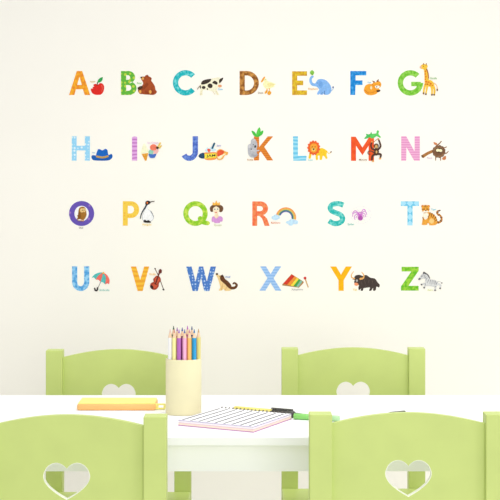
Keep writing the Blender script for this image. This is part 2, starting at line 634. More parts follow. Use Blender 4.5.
# --- row one
y0, y1 = 71.0, 95.0
letter('A', 'orange letter A wall sticker, left of the red apple', pattern('print_orange', 'patch', (250, 178, 44), (234, 138, 44), 200), (79.5, 83),
       [[(69, y1), (76.8, y0), (82.2, y0), (90.2, y1), (84.7, y1), (82.9, 89.2), (76.0, 89.2), (74.3, y1)]], [[(77.2, 84.9), (81.8, 84.9), (79.5, 76.8)]])
s = picture('apple_sticker', 'red bitten apple sticker on the wall, right of letter A', (65, 60, 11.11), (97.5, 86))
s.part('apple', (222, 42, 34), P((318, 272), (345, 265), (362, 278), (385, 258), (415, 262), (432, 285), (435, 320), (425, 355), (400, 383), (365, 388), (340, 386), (310, 375), (290, 345), (288, 320), (310, 314), (306, 300), (326, 294), (316, 284)))
s.part('stem', (95, 60, 35), L([(358, 278), (362, 248)], 11))
s.part('leaf', (52, 160, 80), P((362, 248), (375, 212), (418, 190), (414, 225), (390, 248)))
s.part('highlight', (240, 100, 80), L([(410, 285), (416, 320), (405, 350)], 12, 4))
s.caption('Apple', 278, 338, 242, (214, 178, 110))

letter('B', 'green letter B wall sticker with yellow leaf spots, left of the bear', pattern('print_leafy', 'spots', (98, 180, 62), (190, 214, 70), 200, thr=0.34), (128.7, 83),
       [catmull([(121, y1), (121, y0)], False, 1) + [(128, y0)] + arc(128, 77.2, 7.1, 6.3, -90, 80, 0.01)[:29] + arc(128.5, 88.2, 8.0, 6.9, -70, 90, 0.01)[:29] + [(128, y1)]],
       [[(126.2, 75.2), (128, 75.2)] + [(127.8 + 2.4 * math.cos(a * PI / 8), 77.5 + 2.3 * math.sin(a * PI / 8)) for a in range(-4, 5)] + [(126.2, 79.8)],
        [(126.2, 85.0), (128.3, 85.0)] + [(128.4 + 2.9 * math.cos(a * PI / 8), 87.9 + 2.9 * math.sin(a * PI / 8)) for a in range(-4, 5)] + [(126.2, 90.8)]])
s = picture('bear_sticker', 'brown sitting bear sticker on the wall, right of letter B', (117, 60, 11.11), (147, 85))
BR = (168, 78, 38)
s.part('body', BR, P((268, 195), (285, 183), (305, 185), (318, 172), (338, 165), (352, 180), (372, 190), (386, 205), (380, 228), (395, 250), (420, 290), (428, 330), (443, 350), (430, 375), (400, 388), (360, 385), (320, 384), (290, 380), (255, 376), (235, 350), (242, 320), (275, 292), (290, 262), (284, 238), (268, 215)))
s.part('ear', (140, 60, 30), E(338, 178, 12), E(374, 206, 11))
s.part('muzzle', (230, 170, 90), E(284, 206, 18, 15))
s.part('nose', (45, 25, 20), E(270, 195, 11, 9))
s.part('eye', (40, 25, 20), E(308, 202, 4.5))
s.part('arm', (145, 64, 30), L([(335, 270), (300, 310), (262, 318)], 30, 22))
s.part('honey_pot', (75, 48, 30), P((232, 305), (275, 288), (285, 310), (240, 332)))
s.part('paw', (232, 165, 80), E(258, 352, 14, 18))
s.part('paw', (232, 165, 80), E(370, 355, 15, 20))
s.part('leg', (150, 66, 32), L([(320, 350), (350, 372)], 22), L([(395, 340), (405, 372)], 24))
s.caption('Bear', 224, 278, 257, (150, 205, 130))

letter('C', 'teal letter C wall sticker with pale specks, left of the cow', pattern('print_teal', 'patch', (24, 176, 184), (120, 220, 220), 190, thr=0.57), (184, 83),
       [arc(185.6, 82.8, 12.7, 12.7, 42, 318, 5.3, 48)])
s = picture('cow_sticker', 'cream cow with black patches sticker on the wall, right of letter C', (170, 58, 8.62), (211, 87))
s.part('body', (247, 239, 208), P((254, 250), (268, 212), (292, 190), (350, 180), (395, 170), (425, 168), (442, 186), (434, 230), (448, 240), (440, 256), (414, 256), (402, 280), (415, 300), (424, 316), (405, 318), (385, 292), (360, 286), (320, 277), (287, 278), (279, 300), (281, 320), (256, 318), (262, 285)))
s.part('patch', (62, 52, 46), P((268, 226), (280, 198), (318, 184), (356, 182), (340, 208), (300, 226)), E(346, 240, 22, 20, 20), E(290, 254, 17, 13), E(262, 250, 5, 15), P((364, 215), (384, 196), (410, 212), (402, 230), (380, 222)), E(322, 268, 5, 8))
s.part('ear', (62, 52, 46), P((424, 190), (436, 178), (458, 170), (453, 190), (437, 210), (424, 216)))
s.part('muzzle', (236, 156, 110), E(430, 241, 17, 10))
s.part('leg_marks', (224, 206, 160), L([(268, 285), (266, 318)], 4), L([(402, 285), (410, 315)], 4), L([(370, 288), (388, 314)], 4))
s.part('tail', (140, 120, 95), L([(258, 240), (246, 255), (238, 268)], 5, 7))
s.caption('Cow', 414, 456, 269, (80, 180, 222))

letter('D', 'brown letter D wall sticker with tan blotches, left of the duck', pattern('print_brown', 'patch', (134, 80, 34), (206, 146, 72), 190), (249, 83),
       [[(239.6, y1), (239.6, y0), (246.8, y0)] + arc(246.8, 83, 12.1, 12, -90, 90, 0.01)[:29] + [(246.8, y1)]],
       [[(244.8, 75.5), (246.8, 75.5)] + [(246.6 + 7.4 * math.cos(a * PI / 24), 83 + 7.5 * math.sin(a * PI / 24)) for a in range(-12, 13)] + [(244.8, 90.5)]])
s = picture('duck_sticker', 'pale yellow duck sticker on the wall, right of letter D', (235, 60, 11.11), (268, 87))
s.part('body', (250, 242, 186), P((328, 205), (350, 210), (362, 235), (395, 243), (440, 262), (452, 272), (428, 284), (442, 298), (412, 306), (385, 320), (350, 320), (325, 302), (310, 272), (320, 242), (316, 222)))
s.part('wing', (243, 230, 160), P((360, 262), (400, 258), (445, 272), (410, 295), (372, 296)))
s.part('beak', (240, 166, 62), P((288, 242), (308, 204), (325, 184), (334, 196), (316, 226), (302, 248)))
s.part('eye', (90, 70, 40), E(336, 218, 3.5))
s.part('foot', (240, 166, 50), P((328, 366), (346, 338), (362, 328), (358, 358), (342, 374)), P((362, 362), (372, 345), (396, 350), (402, 370), (382, 390), (360, 376)), L([(356, 318), (352, 340)], 7), L([(382, 316), (384, 350)], 7))
s.caption('Duck', 256, 314, 365, (150, 120, 96))

letter('E', 'mustard yellow letter E wall sticker, left of the blue elephant', pattern('print_mustard', 'patch', (228, 194, 46), (202, 150, 44), 200), (299.5, 83),
       [[(292.1, 71.3), (307, 71.3), (307, 75.8), (297.2, 75.8), (297.2, 80.6), (303.2, 80.6), (303.2, 85.2), (297.2, 85.2), (297.2, 90.4), (307, 90.4), (307, 95), (292.1, 95)]])
s = picture('elephant_sticker', 'blue elephant balancing a green leaf sticker on the wall, right of letter E', (289, 60, 10.42), (321, 86))
s.part('body', (134, 182, 236), P((240, 164), (258, 167), (253, 184), (240, 192), (239, 215), (248, 236), (270, 244), (285, 225), (300, 205), (335, 197), (380, 208), (410, 233), (430, 260), (441, 290), (441, 320), (430, 346), (405, 362), (372, 362), (360, 350), (350, 362), (325, 360), (318, 350), (310, 362), (292, 356), (300, 330), (314, 312), (300, 288), (280, 276), (245, 271), (220, 247), (211, 212), (219, 180)))
s.part('ear', (112, 164, 224), P((318, 220), (345, 228), (352, 262), (332, 292), (312, 270), (308, 240)))
s.part('eye', (50, 70, 110), E(298, 240, 4))
s.part('leg_line', (70, 110, 170), L([(370, 322), (368, 360)], 5), L([(348, 335), (340, 356)], 4))
s.part('tail', (120, 170, 225), L([(440, 322), (456, 308), (461, 288)], 6, 4))
s.part('tail_tip', (60, 90, 150), E(459, 284, 8, 9))
s.part('green_leaf', (132, 192, 72), P((240, 106), (263, 130), (244, 160), (217, 133)))
s.caption('Elephant', 200, 300, 303, (226, 170, 90))

letter('F', 'blue letter F wall sticker, left of the curled fox', pattern('print_blue', 'patch', (22, 128, 206), (76, 168, 230), 200, thr=0.56), (358, 83),
       [[(350.3, y0), (366.3, y0), (366.3, 75.4), (355.6, 75.4), (355.6, 80.4), (362.5, 80.4), (362.5, 85), (355.6, 85), (355.2, y1), (350.3, y1)]])
s = picture('fox_sticker', 'orange curled-up fox sticker on the wall, right of letter F', (345, 60, 11.11), (372.5, 87.5))
s.part('body', (242, 164, 50), P((214, 312), (230, 282), (265, 266), (300, 266), (315, 250), (340, 247), (365, 238), (387, 240), (403, 266), (396, 296), (376, 315), (386, 330), (366, 356), (350, 375), (310, 389), (260, 389), (225, 371), (209, 340)))
s.part('ear', (130, 70, 30), G((298, 228), (334, 240), (322, 256)), G((345, 238), (374, 210), (372, 244)))
s.part('face', (252, 244, 230), P((332, 292), (360, 284), (386, 292), (370, 314), (345, 312)))
s.part('eye', (60, 40, 30), E(352, 298, 7, 6), E(384, 278, 5, 4))
s.part('tail_tip', (70, 45, 35), P((348, 338), (390, 334), (386, 350), (360, 356)))
s.part('curl', (226, 134, 34), L([(222, 335), (255, 365), (310, 360), (350, 340)], 8, 5), L([(300, 270), (320, 290), (330, 320)], 7, 4))
s.part('chest', (253, 230, 180), E(290, 308, 11, 18))
s.caption('Fox', 252, 290, 248, (100, 180, 210))

letter('G', 'bright green letter G wall sticker, left of the giraffe', pattern('print_lime', 'patch', (108, 188, 44), (152, 212, 88), 200), (409, 83),
       [arc(410.4, 82.9, 12.7, 12.7, 0, 315, 5.3, 50), [(420.8, 81.8), (411.2, 81.8), (411.2, 86.2), (416.6, 86.2), (416.0, 91.5), (420.7, 91.2)]])
s = picture('giraffe_sticker', 'yellow giraffe with orange patches sticker on the wall, right of letter G', (395, 57, 10.42), (429.5, 80))
YG = (248, 198, 66)
s.part('body', YG, P((302, 122), (328, 126), (342, 175), (350, 230), (385, 248), (408, 280), (400, 312), (350, 308), (312, 305), (308, 260), (306, 190)))
s.part('leg', YG, L([(315, 290), (302, 340), (297, 384)], 24, 15), L([(340, 290), (330, 340), (322, 388)], 24, 14), L([(376, 290), (386, 345), (384, 396)], 26, 15), L([(394, 285), (412, 345), (408, 396)], 26, 15))
s.part('head', YG, P((262, 98), (285, 78), (312, 74), (338, 86), (338, 106), (325, 126), (308, 134), (290, 126), (266, 120)))
s.part('muzzle', (240, 188, 160), E(268, 106, 11, 13))
s.part('horn', (150, 90, 40), L([(299, 82), (296, 64)], 8, 6), L([(324, 84), (328, 66)], 8, 6))
s.part('eye', (60, 40, 30), E(297, 98, 4))
s.part('patch', (228, 124, 40), E(318, 150, 7, 11), E(315, 178, 7, 9), E(322, 205, 8, 11), E(316, 232, 7, 9), E(326, 258, 12, 10), E(350, 262, 10, 9), E(338, 284, 10, 8), E(372, 278, 10, 10), E(388, 296, 8, 7), E(362, 296, 6, 6), E(318, 284, 7, 7))
s.part('mane', (170, 88, 40), L([(330, 126), (344, 170), (350, 222)], 10, 8))
s.part('hoof', (110, 70, 45), E(297, 378, 9, 9), E(321, 388, 10, 8), E(384, 394, 10, 8), E(407, 394, 10, 8))
s.part('tail', (232, 160, 60), L([(404, 270), (432, 295), (441, 330)], 5))
s.part('tail_tip', (130, 80, 40), E(439, 343, 8, 12))
s.caption('Giraffe', 362, 436, 222, (140, 190, 120))

# --- row two
letter('H', 'pale blue letter H wall sticker with white dots, left of the hat', pattern('print_pale_dots', 'spots', (150, 212, 244), (226, 244, 252), 240, thr=0.3), (81, 148.5),
       [[(71.8, 136.3), (76.6, 136.3), (76.6, 145.8), (84.9, 145.8), (84.9, 136.3), (89.9, 136.3), (89.9, 160.6), (84.9, 160.6), (84.9, 150.4), (76.6, 150.4), (76.6, 160.6), (71.8, 160.6)]])
s = picture('hat_sticker', 'blue brimmed hat sticker on the wall, right of letter H', (67, 125, 10.42), (102, 155))
s.part('brim', (28, 92, 176), P((254, 332), (268, 314), (310, 320), (370, 330), (425, 318), (460, 301), (474, 318), (469, 345), (440, 366), (390, 372), (300, 370), (266, 360)))
s.part('crown', (24, 100, 190), P((310, 330), (317, 266), (335, 250), (368, 264), (400, 248), (421, 262), (426, 292), (426, 330)))
s.part('band', (196, 156, 84), L([(312, 328), (370, 338), (424, 326)], 20))
s.caption('Hat', 261, 292, 288, (120, 170, 210))

letter('I', 'pink and violet scalloped letter I wall sticker, left of the ice cream', pattern('print_scallop', 'wave', (226, 170, 226), (196, 120, 196), 75, thr=0.6), (134.6, 148.5),
       [[(132.0, 137.6), (132.6, 136.7), (134.6, 136.4), (136.6, 136.7), (137.2, 137.6), (137.2, 160.6), (132.0, 160.6)]])
s = picture('ice_cream_sticker', 'ice cream cone and sundae cup sticker on the wall, right of letter I', (122, 125, 10.42), (151.5, 150))
s.part('cone_scoop', (250, 246, 208), P((200, 305), (204, 256), (230, 192), (262, 240), (277, 292), (240, 308)))
s.part('cone', (236, 170, 66), G((204, 302), (274, 292), (256, 370), (240, 373)))
s.part('cone_lines', (206, 134, 44), L([(218, 305), (250, 365)], 4), L([(245, 300), (252, 350)], 4), L([(225, 330), (266, 318)], 4))
s.part('mint_scoop', (150, 208, 184), E(304, 282, 27, 26))
s.part('pink_scoop', (246, 186, 182), P((325, 295), (340, 262), (375, 255), (380, 275), (355, 305)))
s.part('orange_scoop', (240, 126, 98), E(328, 234, 37, 33))
s.part('sundae_cup', (72, 112, 196), P((278, 300), (316, 306), (356, 300), (350, 325), (336, 342), (295, 342), (282, 322)))
s.part('wafer', (236, 200, 96), G((366, 232), (394, 178), (408, 186), (380, 244)), G((384, 240), (406, 208), (418, 216), (394, 250)))
s.part('chocolate', (74, 50, 40), G((352, 240), (366, 222), (388, 236), (372, 256)))
s.caption('Ice Cream', 268, 382, 185, (222, 180, 214))

letter('J', 'blue letter J wall sticker, left of the jam jar', pattern('print_denim', 'patch', (70, 98, 190), (112, 144, 216), 220), (189.5, 148.5),
       [[(192.6, 136.2), (198, 136.2), (198, 151.5)] + arc(189.3, 151.6, 8.7, 9.3, 0, 150, 5.3)[:29] + arc(189.3, 151.6, 8.7, 9.3, 0, 150, 5.3)[29:] + [(192.6, 151.5)]])
s = picture('jam_sticker', 'orange jam jar with toast sticker on the wall, right of letter J', (180, 125, 9.615), (213, 153))
s.part('jar', (246, 156, 78), P((230, 285), (236, 266), (290, 262), (346, 262), (354, 285), (351, 322), (320, 336), (265, 338), (236, 326)))
s.part('jar_label', (248, 226, 70), G((231, 279), (345, 272), (350, 312), (238, 322)))
s.caption('JAM', 254, 340, 298, (50, 50, 56), name='jar_lettering', slant=0.08, hmax=30)
s.part('lid', (40, 72, 108), P((178, 298), (198, 274), (230, 268), (236, 296), (231, 322), (196, 318)))
s.part('splash', (206, 234, 244), P((244, 240), (262, 215), (275, 228), (300, 212), (300, 245), (285, 262), (255, 262)), P((300, 245), (312, 222), (345, 235), (330, 252)))
s.part('strawberry', (232, 92, 70), P((262, 232), (280, 228), (296, 240), (282, 262), (268, 256)))
s.part('knife', (36, 94, 124), L([(311, 222), (330, 178)], 18))
s.part('toast', (240, 176, 84), P((352, 262), (372, 236), (400, 234), (440, 256), (462, 262), (456, 286), (432, 292), (412, 325), (382, 336), (356, 326)))
s.part('toast_crumb', (252, 236, 198), P((364, 300), (400, 290), (432, 274), (438, 280), (412, 300), (396, 322), (368, 322)))
s.part('jam_spread', (234, 92, 56), P((360, 262), (378, 242), (402, 242), (424, 256), (416, 276), (390, 292), (364, 302)))
s.caption('Jam', 352, 394, 200, (150, 150, 205))

sK = Sheet('letter_sticker', 'orange letter K wall sticker topped with green leaves, hugged by the koala', 'wall sticker', GL, (242, 122, 10.42), (262, 148))
sK.part('letter', pattern('print_bark', 'stripes', (226, 136, 48), (208, 112, 38), 110, thr=0.6), G((124, 150), (178, 150), (178, 262), (268, 150), (324, 150), (232, 258), (324, 400), (262, 400), (196, 306), (178, 326), (178, 400), (124, 400)))
LG = (74, 190, 70)
sK.part('leaf', LG, P((98, 92), (130, 102), (150, 132), (158, 158), (122, 140)))
sK.part('leaf', (92, 204, 76), P((182, 55), (194, 90), (182, 125), (160, 152), (148, 130), (160, 85)))
sK.part('leaf', LG, P((220, 88), (216, 122), (190, 146), (160, 156), (182, 112)))
s = picture('koala_sticker', 'grey koala sticker on the wall, clinging to the left side of letter K', (242, 122, 10.42), (252.5, 149))
s.n = 4
s.part('body', (186, 186, 192), P((60, 275), (64, 238), (90, 226), (94, 192), (115, 172), (140, 184), (156, 215), (160, 250), (152, 290), (156, 345), (130, 370), (90, 366), (66, 335)))
s.part('ear', (206, 204, 208), E(76, 252, 13, 20), E(126, 190, 14, 12))
s.part('arm', (204, 202, 206), L([(100, 296), (140, 302), (176, 296)], 16, 12))
s.part('leg', (166, 166, 174), L([(105, 345), (140, 352), (160, 340)], 22, 14))
s.part('nose', (50, 46, 50), E(137, 256, 9, 13, 15))
s.part('eye', (50, 46, 50), E(96, 283, 6), E(118, 235, 5))
s.caption('Koala', 56, 116, 392, (200, 150, 100))

letter('L', 'sky blue letter L wall sticker with wavy stripes, left of the lion', pattern('print_sky_wave', 'wave', (106, 196, 230), (160, 220, 240), 70), (300, 148.5),
       [[(293, 136.3), (298, 136.3), (298, 155.8), (306.7, 155.8), (306.2, 160.6), (293.2, 160.8)]])
s = picture('lion_sticker', 'yellow lion with red mane sticker on the wall, right of letter L', (288, 125, 10.42), (319, 150))
YL = (250, 202, 48)
s.part('body', YL, P((315, 262), (345, 240), (380, 250), (405, 275), (402, 312), (411, 345), (396, 354), (380, 330), (362, 322), (353, 360), (330, 361), (330, 322), (311, 322), (313, 358), (291, 361), (290, 300)))
s.part('leg', YL, L([(236, 290), (226, 340)], 24))
s.part('tail', YL, L([(402, 268), (422, 296), (444, 288)], 7, 5))
s.part('tail_tip', (130, 80, 50), E(448, 281, 6, 10, 25))
s.part('mane', (234, 98, 42), catmull([(268 + (76 if i % 2 else 64) * 0.92 * math.cos(2 * PI * i / 26), 238 + (80 if i % 2 else 68) * math.sin(2 * PI * i / 26)) for i in range(26)], True, 3))
s.part('face', (244, 160, 54), P((268, 192), (300, 205), (306, 240), (294, 276), (266, 288), (240, 276), (230, 240), (238, 205)))
s.part('snout', (252, 206, 110), E(266, 256, 20, 18))
s.part('nose', (80, 40, 30), P((256, 246), (278, 246), (267, 264)))
s.part('eye', (70, 40, 30), E(252, 228, 5), E(282, 228, 5))
s.caption('Lion', 212, 260, 363, (150, 210, 214))

sM = Sheet('letter_sticker', 'red orange letter M wall sticker with green leaves on its right top, holding the monkey', 'wall sticker', GL, (345, 125, 11.11), (362.5, 146))
sM.part('letter', pattern('print_red_orange', 'patch', (240, 94, 40), (232, 78, 36), 150), G((67, 130), (118, 130), (194, 250), (270, 130), (322, 130), (322, 398), (262, 398), (262, 230), (194, 336), (122, 230), (122, 398), (67, 398)))
LM = (78, 190, 92)
sM.part('leaf', LM, P((212, 152), (238, 120), (232, 98), (262, 104), (282, 94), (290, 74), (300, 102), (300, 128), (270, 138), (244, 150)))
sM.part('leaf', (96, 202, 98), P((280, 120), (300, 98), (345, 94), (352, 70), (366, 58), (378, 74), (372, 100), (398, 134), (384, 140), (352, 124), (320, 144), (288, 148)))
s = picture('monkey_sticker', 'brown hanging monkey sticker on the wall, over the right leg of letter M', (345, 125, 11.11), (376, 152))
s.n = 3
BM = (84, 56, 44)
s.part('vine', (190, 140, 70), L([(318, 190), (345, 168), (372, 148)], 7))
s.part('tail', (104, 70, 52), L([(335, 325), (310, 300), (278, 288), (256, 300), (258, 322), (276, 326)], 12, 8))
s.part('body', BM, P((330, 262), (365, 262), (376, 300), (362, 335), (330, 335), (322, 300)))
s.part('arm', BM, L([(362, 276), (394, 240), (386, 195), (372, 162)], 22, 16), L([(336, 278), (300, 262), (288, 225), (298, 192)], 20, 14))
s.part('leg', BM, L([(348, 322), (396, 326), (392, 362)], 26, 18), L([(338, 322), (305, 345), (299, 388)], 26, 18))
s.part('foot', (232, 166, 90), E(310, 402, 14, 9, 10), E(388, 374, 13, 9), E(372, 156, 8, 9), E(298, 186, 8, 9))
s.part('head', BM, E(347, 234, 28, 28))
s.part('face', (226, 180, 112), E(347, 230, 15, 10), E(347, 246, 17, 12))
s.part('eye', (40, 28, 24), E(340, 231, 3.5), E(354, 231, 3.5), E(347, 250, 7, 2))
s.part('belly', (214, 168, 104), E(349, 300, 10, 16))
s.caption('Monkey', 156, 246, 388, (160, 116, 80))

letter('N', 'pink striped letter N wall sticker, left of the bird nest', pattern('print_pink_stripes', 'stripes', (240, 178, 212), (226, 146, 194), 95, thr=0.55), (410.5, 148.5),
       [[(401.2, 136.2), (406.2, 136.2), (414.6, 151.5), (414.6, 136.2), (419.8, 136.2), (419.8, 160.7), (414.2, 160.7), (406.4, 147.2), (406.2, 160.7), (401.2, 160.7)]])
s = picture('nest_sticker', 'brown bird nest with eggs on a branch sticker on the wall, right of letter N', (397, 125, 9.434), (436, 151))
s.part('branch', (172, 116, 62), L([(240, 300), (285, 270), (340, 246), (400, 228)], 30, 24, caps=False))
s.part('branch_end', (120, 80, 46), E(240, 296, 9, 15, -25))
s.part('twig', (150, 104, 66), L([(372, 196), (398, 176), (418, 154)], 11, 8), L([(440, 218), (468, 206)], 10, 7), L([(445, 268), (466, 266), (484, 248)], 10, 7), L([(366, 300), (364, 332)], 10, 7), L([(408, 300), (412, 334)], 9, 7))
s.part('leaf', (206, 128, 80), P((344, 162), (374, 170), (378, 184), (356, 186)), P((425, 320), (440, 300), (460, 292), (460, 322), (442, 330)))
s.part('nest', (122, 86, 60), catmull([(395 + (64 if i % 2 else 58) * math.cos(2 * PI * i / 22), 250 + (62 if i % 2 else 56) * math.sin(2 * PI * i / 22)) for i in range(22)], True, 3))
s.part('straw', (156, 118, 82), arc(395, 250, 54, 52, 20, 150, 5, 16), arc(395, 250, 46, 44, -170, -40, 5, 16), arc(395, 252, 42, 42, 30, 110, 4, 16), arc(395, 250, 53, 52, 190, 250, 4, 12))
s.part('hollow', (74, 50, 38), E(397, 240, 34, 22))
s.part('egg', (250, 234, 188), E(384, 238, 17, 14, -15), E(410, 241, 17, 14, 15))
s.caption('Nest', 284, 332, 311, (214, 184, 206))

# --- row three
letter('O', 'purple ring letter O wall sticker with pink dots, around the owl', pattern('print_purple_dots', 'spots', (104, 84, 178), (160, 120, 196), 130, thr=0.2), (81.6, 213.5),
       [E(81.6, 213.5, 12.6, 12.5, n=56)], [E(81.6, 213.5, 7.2, 7.7, n=48)])
s = picture('owl_sticker', 'brown owl sticker on the wall, inside the purple letter O', (62, 192, 11.11), (81.6, 214))
s.part('backing', (254, 252, 248), E(217.8, 239, 78, 84, n=40))
s.part('body', (164, 112, 44), P((178, 252), (186, 192), (205, 168), (235, 164), (259, 178), (269, 215), (273, 250), (262, 285), (238, 312), (215, 306), (195, 302), (164, 308), (174, 282), (167, 260)))
s.part('wing', (136, 86, 32), P((186, 215), (205, 240), (212, 280), (190, 300), (172, 300), (178, 262)))
s.part('face', (236, 202, 136), E(222, 204, 20, 23), E(246, 202, 18, 22))
s.part('eye', (60, 42, 30), E(226, 202, 5.5), E(246, 200, 5.5))
s.part('beak', (220, 140, 50), G((232, 208), (242, 208), (237, 222)))
s.part('branch', (150, 110, 70), L([(176, 318), (238, 324)], 8))
s.part('foot', (226, 150, 60), E(214, 314, 7, 6), E(236, 318, 7, 6))
s.caption('Owl', 190, 234, 398, (96, 90, 96))

letter('P', 'yellow letter P wall sticker with tiny dots, left of the penguin', pattern('print_yellow_dots', 'spots', (246, 206, 78), (240, 176, 66), 260, thr=0.26), (130.5, 213.5),
       [[(122.8, 225.6), (122.8, 201.2), (131, 201.2)] + arc(131, 209.6, 8.2, 8.4, -90, 90, 0.01)[:29] + [(127.8, 218.0), (127.8, 225.6)]],
       [[(127.8, 205.8), (130.6, 205.8)] + [(130.6 + 3.5 * math.cos(a * PI / 12), 209.6 + 3.8 * math.sin(a * PI / 12)) for a in range(-6, 7)] + [(127.8, 213.4)]])
s = picture('penguin_sticker', 'white breasted king penguin sticker on the wall, right of letter P', (115, 192, 10.42), (147, 213))
s.part('outline', (206, 208, 210), P((336, 128), (318, 172), (288, 228), (281, 272), (298, 304), (340, 314), (384, 303), (405, 268), (393, 228), (372, 193), (346, 180)))
s.part('belly', (251, 251, 249), P((338, 135), (322, 174), (294, 230), (288, 270), (303, 299), (340, 308), (379, 298), (398, 268), (388, 230), (368, 197), (344, 184)))
s.part('back', (62, 74, 86), L([(334, 128), (312, 165), (290, 200), (272, 238), (265, 276)], 18, 9))
s.part('wing', (110, 116, 124), L([(374, 204), (391, 230), (403, 262)], 9, 5))
s.part('head', (52, 46, 46), P((318, 130), (320, 100), (345, 90), (368, 100), (368, 118), (345, 132)))
s.part('ear_patch', (226, 112, 44), E(336, 113, 8, 11))
s.part('beak', (70, 58, 54), L([(362, 106), (385, 100), (410, 96)], 12, 7))
s.part('foot', (46, 42, 42), P((300, 298), (312, 288), (330, 300), (345, 292), (360, 300), (374, 310), (368, 320), (304, 316)))
s.caption('Penguin', 288, 380, 342, (242, 208, 110))

letter('Q', 'lime green ring letter Q wall sticker, left of the queen', pattern('print_lime_leaf', 'patch', (140, 200, 44), (206, 226, 90), 170, thr=0.54), (195.7, 213.5),
       [arc(195.5, 213.5, 12.2, 12.4, 0, 180, 5.0, 30), arc(195.5, 213.5, 12.2, 12.4, 179.9, 360.1, 5.0, 30), L([(200.2, 218.6), (203, 222), (207.8, 223.2)], 5.0, 4.2)])
s = picture('queen_sticker', 'queen with gold crown and lilac dress sticker on the wall, right of letter Q', (180, 192, 10.42), (216.5, 213))
s.part('hair', (112, 78, 54), P((310, 170), (325, 145), (355, 132), (405, 132), (440, 145), (452, 172), (440, 204), (415, 210), (400, 190), (355, 190), (342, 205), (320, 205)))
s.part('neck', (250, 224, 190), P((364, 205), (394, 205), (398, 240), (412, 262), (378, 274), (348, 262), (362, 240)))
s.part('dress', (214, 152, 214), P((330, 295), (335, 262), (352, 254), (378, 276), (408, 252), (432, 256), (446, 275), (441, 305), (418, 310), (412, 322), (360, 322), (354, 310), (336, 312)))
s.part('face', (252, 230, 200), E(377, 184, 34, 40))
s.part('fringe', (112, 78, 54), P((342, 168), (350, 142), (378, 136), (408, 142), (414, 168), (392, 156), (372, 150)))
s.part('eye', (70, 130, 150), E(363, 180, 7, 6), E(392, 178, 7, 6))
s.part('mouth', (214, 80, 70), E(376, 213, 10, 5))
s.part('crown', (250, 186, 80), G((338, 138), (342, 104), (360, 118), (378, 94), (396, 118), (414, 104), (418, 138)))
s.part('crown_jewel', (206, 120, 50), E(378, 96, 5), E(378, 128, 6, 5))
s.caption('Queen', 354, 434, 345, (196, 204, 160))

letter('R', 'coral red letter R wall sticker, left of the rainbow', pattern('print_coral', 'patch', (240, 106, 66), (240, 146, 92), 220), (261, 213.5),
       [[(252.3, 225.8), (252.3, 201.4), (260, 201.4)] + arc(260.4, 208.5, 7.6, 7.1, -90, 60, 0.01)[:29] + [(263.2, 214.8), (267.0, 218.5), (269.6, 225.8), (264.6, 225.8), (262.2, 218.6), (259.4, 216.0), (257.2, 215.8), (257.2, 225.8)]],
       [[(257.0, 206.0), (260, 206.0)] + [(260.0 + 2.9 * math.cos(a * PI / 12), 208.6 + 2.6 * math.sin(a * PI / 12)) for a in range(-6, 7)] + [(257.0, 211.2)]])
s = picture('rainbow_sticker', 'rainbow between two pale blue clouds sticker on the wall, right of letter R', (248, 192, 9.615), (285, 216))
s.part('orange_band', (240, 156, 84), arc(364, 248, 99, 101, 195, 370, 14, 40), layer=0)
s.part('yellow_band', (222, 190, 92), arc(364, 248, 85, 87, 197, 370, 10, 40), layer=0)
s.part('green_band', (90, 150, 130), arc(364, 248, 75, 77, 198, 370, 8, 40), layer=0)
s.part('blue_band', (58, 96, 140), arc(364, 248, 67, 69, 200, 370, 10, 40), layer=0)
s.part('violet_band', (190, 170, 215), arc(364, 248, 57, 59, 205, 365, 5, 40), layer=0)
s.n = 1
s.part('cloud', (194, 226, 250), E(245, 246, 19, 17), E(268, 238, 26, 22), E(290, 244, 18, 16), E(264, 258, 24, 14), layer=1)
s.part('cloud', (194, 226, 250), E(392, 292, 28, 15), E(424, 284, 32, 24), E(456, 290, 27, 20), E(412, 308, 24, 16), layer=1)
s.n = 2
s.caption('Rainbow', 222, 312, 295, (226, 140, 100))

letter('S', 'turquoise letter S wall sticker with paler patches, left of the spider', pattern('print_turquoise', 'patch', (40, 182, 176), (134, 220, 212), 180, thr=0.54), (336, 213.5),
       [L([(343.4, 205.2), (340.0, 203.9), (336.2, 203.6), (332.0, 204.8), (330.2, 207.9), (331.8, 210.9), (336.0, 212.9), (340.4, 214.8), (342.6, 218.2), (341.4, 221.6), (337.6, 223.4), (333.2, 223.2), (328.8, 220.8)], 5.2, caps=False)])
s = picture('spider_sticker', 'pink violet spider on a faint web sticker on the wall, right of letter S', (323, 192, 9.615), (358.5, 215))
WB = (226, 222, 232)
web = [arc(365, 220, r, r * .85, 0, 359.5, 2.6, 36) for r in (100, 62)] + [L([(365, 220), (365 + 104 * math.cos(a), 220 + 88 * math.sin(a))], 2.6) for a in [k * PI / 4 + .3 for k in range(8)]]
s.part('web', WB, *web)
V = (204, 116, 200)
s.part('leg', (212, 140, 212), L([(342, 205), (312, 180), (292, 192), (284, 210)], 9, 7), L([(342, 210), (310, 196), (288, 214), (286, 235)], 9, 7), L([(342, 216), (318, 216), (302, 238), (308, 266)], 9, 7), L([(345, 222), (328, 230), (320, 246)], 8, 6),
       L([(370, 200), (382, 172), (400, 168), (410, 182)], 9, 7), L([(370, 206), (396, 186), (414, 196), (420, 216)], 9, 7), L([(372, 212), (396, 208), (408, 224), (410, 238)], 9, 7), L([(372, 220), (390, 228), (394, 244)], 8, 6))
s.part('head', V, E(357, 210, 22, 20))
s.part('abdomen', (190, 96, 184), E(359, 248, 25, 26))
s.part('spot', (150, 60, 150), E(352, 250, 5), E(366, 256, 5), E(360, 240, 5))
s.part('eye', (252, 248, 252), E(350, 203, 4), E(364, 203, 4))
s.caption('Spider', 236, 302, 312, (96, 190, 182))

